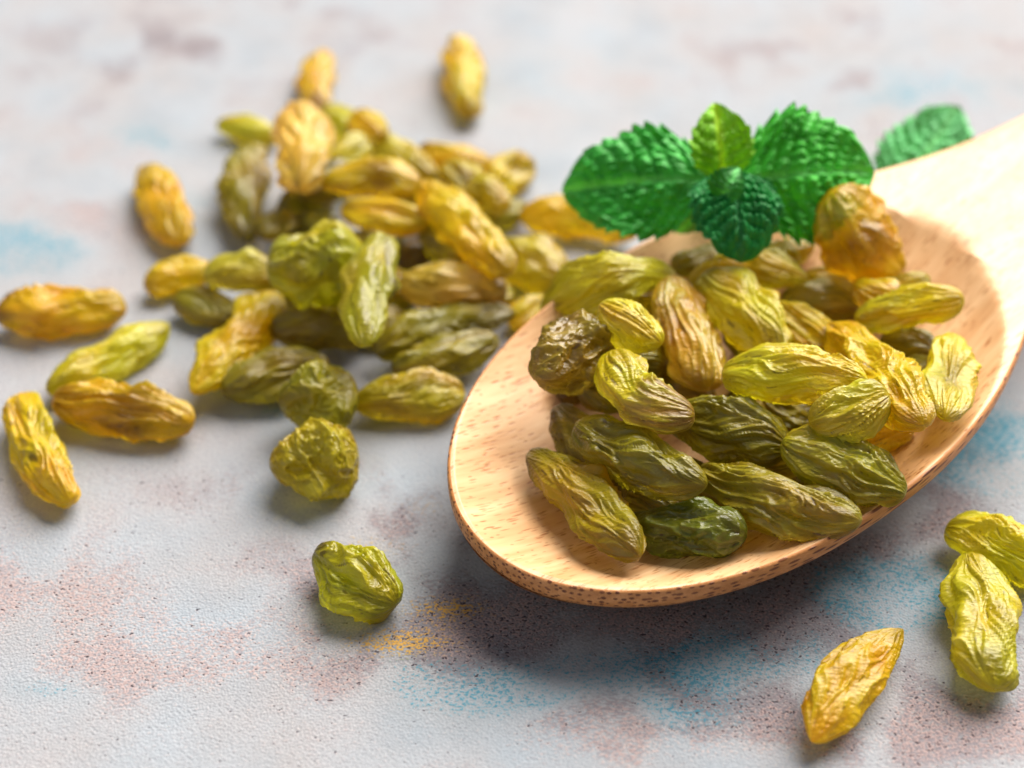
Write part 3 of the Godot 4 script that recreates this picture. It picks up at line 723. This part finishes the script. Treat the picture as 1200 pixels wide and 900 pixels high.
func build_spoon() -> void:
	var face := StandardMaterial3D.new()
	face.albedo_texture = beech_face()
	face.roughness = 0.42
	face.metallic_specular = 0.5
	face.heightmap_enabled = true
	face.heightmap_texture = face.albedo_texture
	face.heightmap_scale = 0.012
	var edge := StandardMaterial3D.new()
	edge.albedo_texture = beech_edge()
	edge.roughness = 0.5
	edge.heightmap_enabled = true
	edge.heightmap_texture = edge.albedo_texture
	edge.heightmap_scale = 0.015
	var root := Node3D.new()
	root.name = "wooden_spoon"
	tag(root, "pale beech wood spoon heaped with green raisins, handle up to the right", "spoon")
	var a := deg_to_rad(42.0)
	var along := Vector3(cos(a), 0, -sin(a))
	var across := Vector3(-sin(a), 0, -cos(a))
	var tip := along * -2.65 + across * -2.62
	root.position = tip * CM
	root.basis = Basis(along, Vector3.UP, -across)     # x along the spoon, z towards the viewer's side
	add_child(root)
	var rows := 181
	var split := 118
	var end := 17.0
	var stations := PackedFloat32Array()
	for i in rows:
		var f := i / (rows - 1.0)
		stations.append(end * f * f if f < 0.66 else lerpf(end * 0.4356, end, (f - 0.66) / 0.34))
	var columns := 73
	# face and back, in two parts each: bowl and handle share the row where they meet
	for part in 2:
		var first := 0 if part == 0 else split
		var last := split if part == 0 else rows - 1
		var called := "bowl" if part == 0 else "handle"
		for back in 2:
			var points := PackedVector3Array()
			var uvs := PackedVector2Array()
			for i in range(first, last + 1):
				var s := stations[i]
				var w := half_width(s)
				var deep := lerpf(0.915, 0.16, sm(4.6, 8.6, s))
				var start := 1.0 - pow(1.0 - minf(s / 3.3, 1.0), 2.0)
				for j in columns:
					var u := -cos(PI * j / (columns - 1.0))
					var t := u * w
					var y := spoon_top(s, t, w)
					if back == 1:
						t *= 0.96
						y = rim_height(s) - 0.30 - deep * start * pow(maxf(0.0, 1.0 - u * u), 0.8)
					points.append(Vector3(s, y, -t) * CM)
					uvs.append(Vector2(s / 13.0, t / 6.5 + 0.5 + 0.3 * back))
			spoon_part(called if back == 0 else called + "_underside", root, points, last - first + 1, columns, uvs, face, back == 1)
	# the edge: a band that follows the outline from the handle's end round the tip and back
	var outline := []
	for i in range(rows - 1, 0, -1):
		outline.append(Vector2(stations[i], half_width(stations[i])))
	outline.append(Vector2(0, 0))
	for i in range(1, rows):
		outline.append(Vector2(stations[i], -half_width(stations[i])))
	var section := [Vector2(0, 0), Vector2(0.018, -0.006), Vector2(0.032, -0.025), Vector2(0.038, -0.08), Vector2(0.036, -0.15), Vector2(0.022, -0.22), Vector2(-0.02, -0.29), Vector2(-0.11, -0.325)]
	var points := PackedVector3Array()
	var uvs := PackedVector2Array()
	var run := 0.0
	for i in outline.size():
		var o: Vector2 = outline[i]
		var before: Vector2 = outline[maxi(i - 1, 0)]
		var after: Vector2 = outline[mini(i + 1, outline.size() - 1)]
		var dir := (after - before).normalized()
		var out := Vector2(dir.y, -dir.x)
		if i == 0 or i == outline.size() - 1: out = Vector2(0, signf(o.y))
		if i > 0:
			var step := o - before
			run += Vector2(step.x / 7.0, step.y).length()
		for k in section.size():
			var sc: Vector2 = section[k]
			var p := o + (-out if out.dot(o - Vector2(4, 0)) < 0 and o.x < 8.0 else out) * sc.x
			points.append(Vector3(p.x, rim_height(o.x) + sc.y, -p.y) * CM)
			uvs.append(Vector2(run / 4.0, -sc.y * 1.0 + sc.x * 0.3))
	spoon_part("rim", root, points, outline.size(), section.size(), uvs, edge, false)


# ---------------------------------------------------------------- mint
func leaf(parent: Node3D, label: String, base: Vector3, tip: Vector3, half: float, face: Vector3, bend: float, cup: float, body: Color, vein: Color, seed_: float, big := true, rounded := 0.72) -> void:
	var x := tip - base
	var n := (face - x * (face.dot(x) / x.length_squared())).normalized()
	var side := x.normalized().cross(n)
	var rows := 131 if big else 81
	var columns := 97 if big else 57
	var veins := 9.0 if big else 6.0
	var points := PackedVector3Array()
	var colours := PackedColorArray()
	for i in rows:
		var s := i / (rows - 1.0)
		var w := half * pow(sin(PI * pow(s, 0.82)), rounded) if s > 0.0 and s < 1.0 else 0.0
		for j in columns:
			var t := 2.0 * j / (columns - 1.0) - 1.0
			var at := absf(t)
			var warp := grit.get_noise_3d(s * 2.0 + seed_, t * 1.5, 4.0)
			var q := (s - 0.20 * pow(at, 1.3)) * veins + 0.35 * warp + (0.25 if t > 0.0 else 0.0)
			var row := floorf(q)
			var frac := q - row
			var between := pow(absf(sin(PI * q)), 0.6)
			var cell := pow(absf(sin(PI * (at * 5.5 + 0.5 * fposmod(row, 2.0) + 0.4 * warp + 0.15 * row))), 0.6)
			var puff := between * (0.45 + 0.55 * cell) * (1.0 - 0.5 * pow(at, 6.0))
			puff *= sm(0.0, 0.12, at) * 0.9 + 0.1
			puff += 0.35 * grit.get_noise_3d(s * 13.0 + seed_, t * 11.0, 1.0)
			# toothed edge: a saw that leans towards the tip
			var tooth := 1.0 + 0.13 * (frac - 0.5) * sm(0.75, 1.0, at)
			var mid := exp(-pow(t * w / 0.045, 2.0))
			var lift := bend * 4.0 * s * (1.0 - s) + cup * at * at * (w / half) + 0.17 * half * puff * (w / half) - 0.035 * mid
			lift += 0.09 * half * pow(at, 3.0) * 1.5 * sin(s * 13.0 + seed_ * 2.0 + t * 1.2) * sm(0.0, 0.2, s) * sm(1.0, 0.8, s)
			lift += 0.12 * half * grit.get_noise_3d(s * 1.7 + seed_ * 3.1, t * 1.4, 9.0)
			var p := x * s + side * (w * t * tooth) + n * lift
			points.append(p * CM)
			var line := 1.0 - sm(0.0, 0.22, absf(sin(PI * q)))
			var c := body.lerp(vein, clampf(0.62 * line * (1.0 - 0.5 * at) + 0.85 * mid, 0.0, 1.0))
			var var_ := 1.0 + 0.25 * grit.get_noise_3d(s * 3.0, t * 3.0, seed_)
			colours.append(Color(c.r * var_, c.g * var_, c.b * var_))
	var o := MeshInstance3D.new()
	o.name = "leaf"
	o.mesh = grid_mesh(points, rows, columns, false, colours, PackedVector2Array(), true)
	o.material_override = mat_leaf
	o.position = base * CM - parent.position
	if label: o.set_meta("label", label)
	parent.add_child(o, true)


func stalk(parent: Node3D, path: Array, radius: float, colour: Color) -> void:
	var curve := Curve3D.new()
	for p in path: curve.add_point(p)
	var points := PackedVector3Array()
	var colours := PackedColorArray()
	var rows := 25
	var columns := 13
	for i in rows:
		var f := i / (rows - 1.0) * (path.size() - 1)
		var k := mini(int(f), path.size() - 2)
		var pre: Vector3 = path[maxi(k - 1, 0)]
		var a: Vector3 = path[k]
		var b: Vector3 = path[k + 1]
		var post: Vector3 = path[mini(k + 2, path.size() - 1)]
		var p := a.cubic_interpolate(b, pre, post, f - k)
		var dir := (b - a).normalized()
		var e := dir.cross(Vector3(0.3, 0.1, 1)).normalized()
		var g := dir.cross(e)
		for j in columns:
			var th := TAU * (j % (columns - 1)) / (columns - 1.0)
			var r := radius * (1.0 + 0.12 * cos(4.0 * th)) * (1.0 if i > 0 and i < rows - 1 else 0.05)
			points.append((p + (e * cos(th) + g * sin(th)) * r) * CM - parent.position)
			colours.append(colour)
	var o := MeshInstance3D.new()
	o.name = "stem"
	o.mesh = grid_mesh(points, rows, columns, true, colours, PackedVector2Array(), true)
	o.material_override = mat_leaf
	parent.add_child(o, true)


func build_mint() -> void:
	mat_leaf = StandardMaterial3D.new()
	mat_leaf.vertex_color_use_as_albedo = true
	mat_leaf.roughness = 0.5
	mat_leaf.metallic_specular = 0.45
	mat_leaf.cull_mode = BaseMaterial3D.CULL_DISABLED
	mat_leaf.backlight_enabled = true
	mat_leaf.backlight = Color(0.62, 0.62, 0.3)
	var sprig := Node3D.new()
	sprig.name = "mint_sprig"
	tag(sprig, "sprig of fresh green mint leaning over the spoon's back rim", "mint sprig")
	sprig.position = Vector3(2.452, 0.000, -2.474) * CM
	add_child(sprig)
	leaf(sprig, "broad dark green leaf on the left", Vector3(2.401, 2.100, -1.348), Vector3(0.618, 1.600, -1.821), 0.724, Vector3(-0.120, 0.780, 0.600), 0.22, -0.06, Color(0.05, 0.41, 0.055), Color(0.18, 0.62, 0.18), 1.0, true)
	leaf(sprig, "broad green leaf on the right", Vector3(2.773, 2.100, -1.348), Vector3(4.417, 2.100, -1.560), 0.828, Vector3(0.120, 0.720, 0.700), 0.20, -0.06, Color(0.07, 0.46, 0.05), Color(0.18, 0.62, 0.18), 2.0, true)
	leaf(sprig, "small pale leaf under the right leaf", Vector3(3.071, 1.800, -1.268), Vector3(3.923, 1.600, -1.501), 0.208, Vector3(0.000, 0.900, 0.400), 0.08, -0.10, Color(0.12, 0.36, 0.14), Color(0.18, 0.62, 0.18), 3.0, false)
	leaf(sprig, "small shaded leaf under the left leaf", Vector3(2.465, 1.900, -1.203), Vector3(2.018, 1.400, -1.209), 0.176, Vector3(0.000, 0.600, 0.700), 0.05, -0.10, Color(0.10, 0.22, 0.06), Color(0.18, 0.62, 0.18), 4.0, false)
	leaf(sprig, "upright bright yellow green young leaf", Vector3(2.536, 2.150, -1.279), Vector3(2.445, 2.900, -1.846), 0.392, Vector3(0.100, 0.200, 0.950), 0.10, 0.10, Color(0.20, 0.50, 0.012), Color(0.5, 0.75, 0.05), 5.0, false)
	leaf(sprig, "small dark curled leaf at the centre", Vector3(2.482, 2.250, -0.697), Vector3(2.676, 2.600, -0.931), 0.222, Vector3(-0.300, 0.400, 0.800), 0.16, 0.25, Color(0.03, 0.22, 0.03), Color(0.18, 0.62, 0.18), 6.0, false)
	leaf(sprig, "drooping dark bluish green leaf in front", Vector3(2.603, 2.300, -1.229), Vector3(2.685, 1.850, -0.132), 0.553, Vector3(0.050, 0.600, 0.800), 0.30, -0.16, Color(0.018, 0.25, 0.05), Color(0.03, 0.2, 0.06), 7.0, true, 0.45)
	var far_leaf := Node3D.new()
	far_leaf.name = "mint_leaf"
	tag(far_leaf, "pale blurred mint leaf lying behind the spoon's handle", "mint leaf")
	far_leaf.position = Vector3(5.101, 0.000, -2.901) * CM
	add_child(far_leaf)
	leaf(far_leaf, "", Vector3(5.101, 0.500, -2.901), Vector3(6.011, 1.300, -4.167), 0.635, Vector3(-0.350, 0.600, 0.700), 0.12, -0.05, Color(0.16, 0.56, 0.22), Color(0.25, 0.62, 0.28), 8.0, true)
	stalk(sprig, [Vector3(2.552, 2.180, -1.144), Vector3(2.532, 1.600, -1.524), Vector3(2.492, 0.800, -2.074), Vector3(2.452, 0.080, -2.474)], 0.09, Color(0.10, 0.24, 0.05))
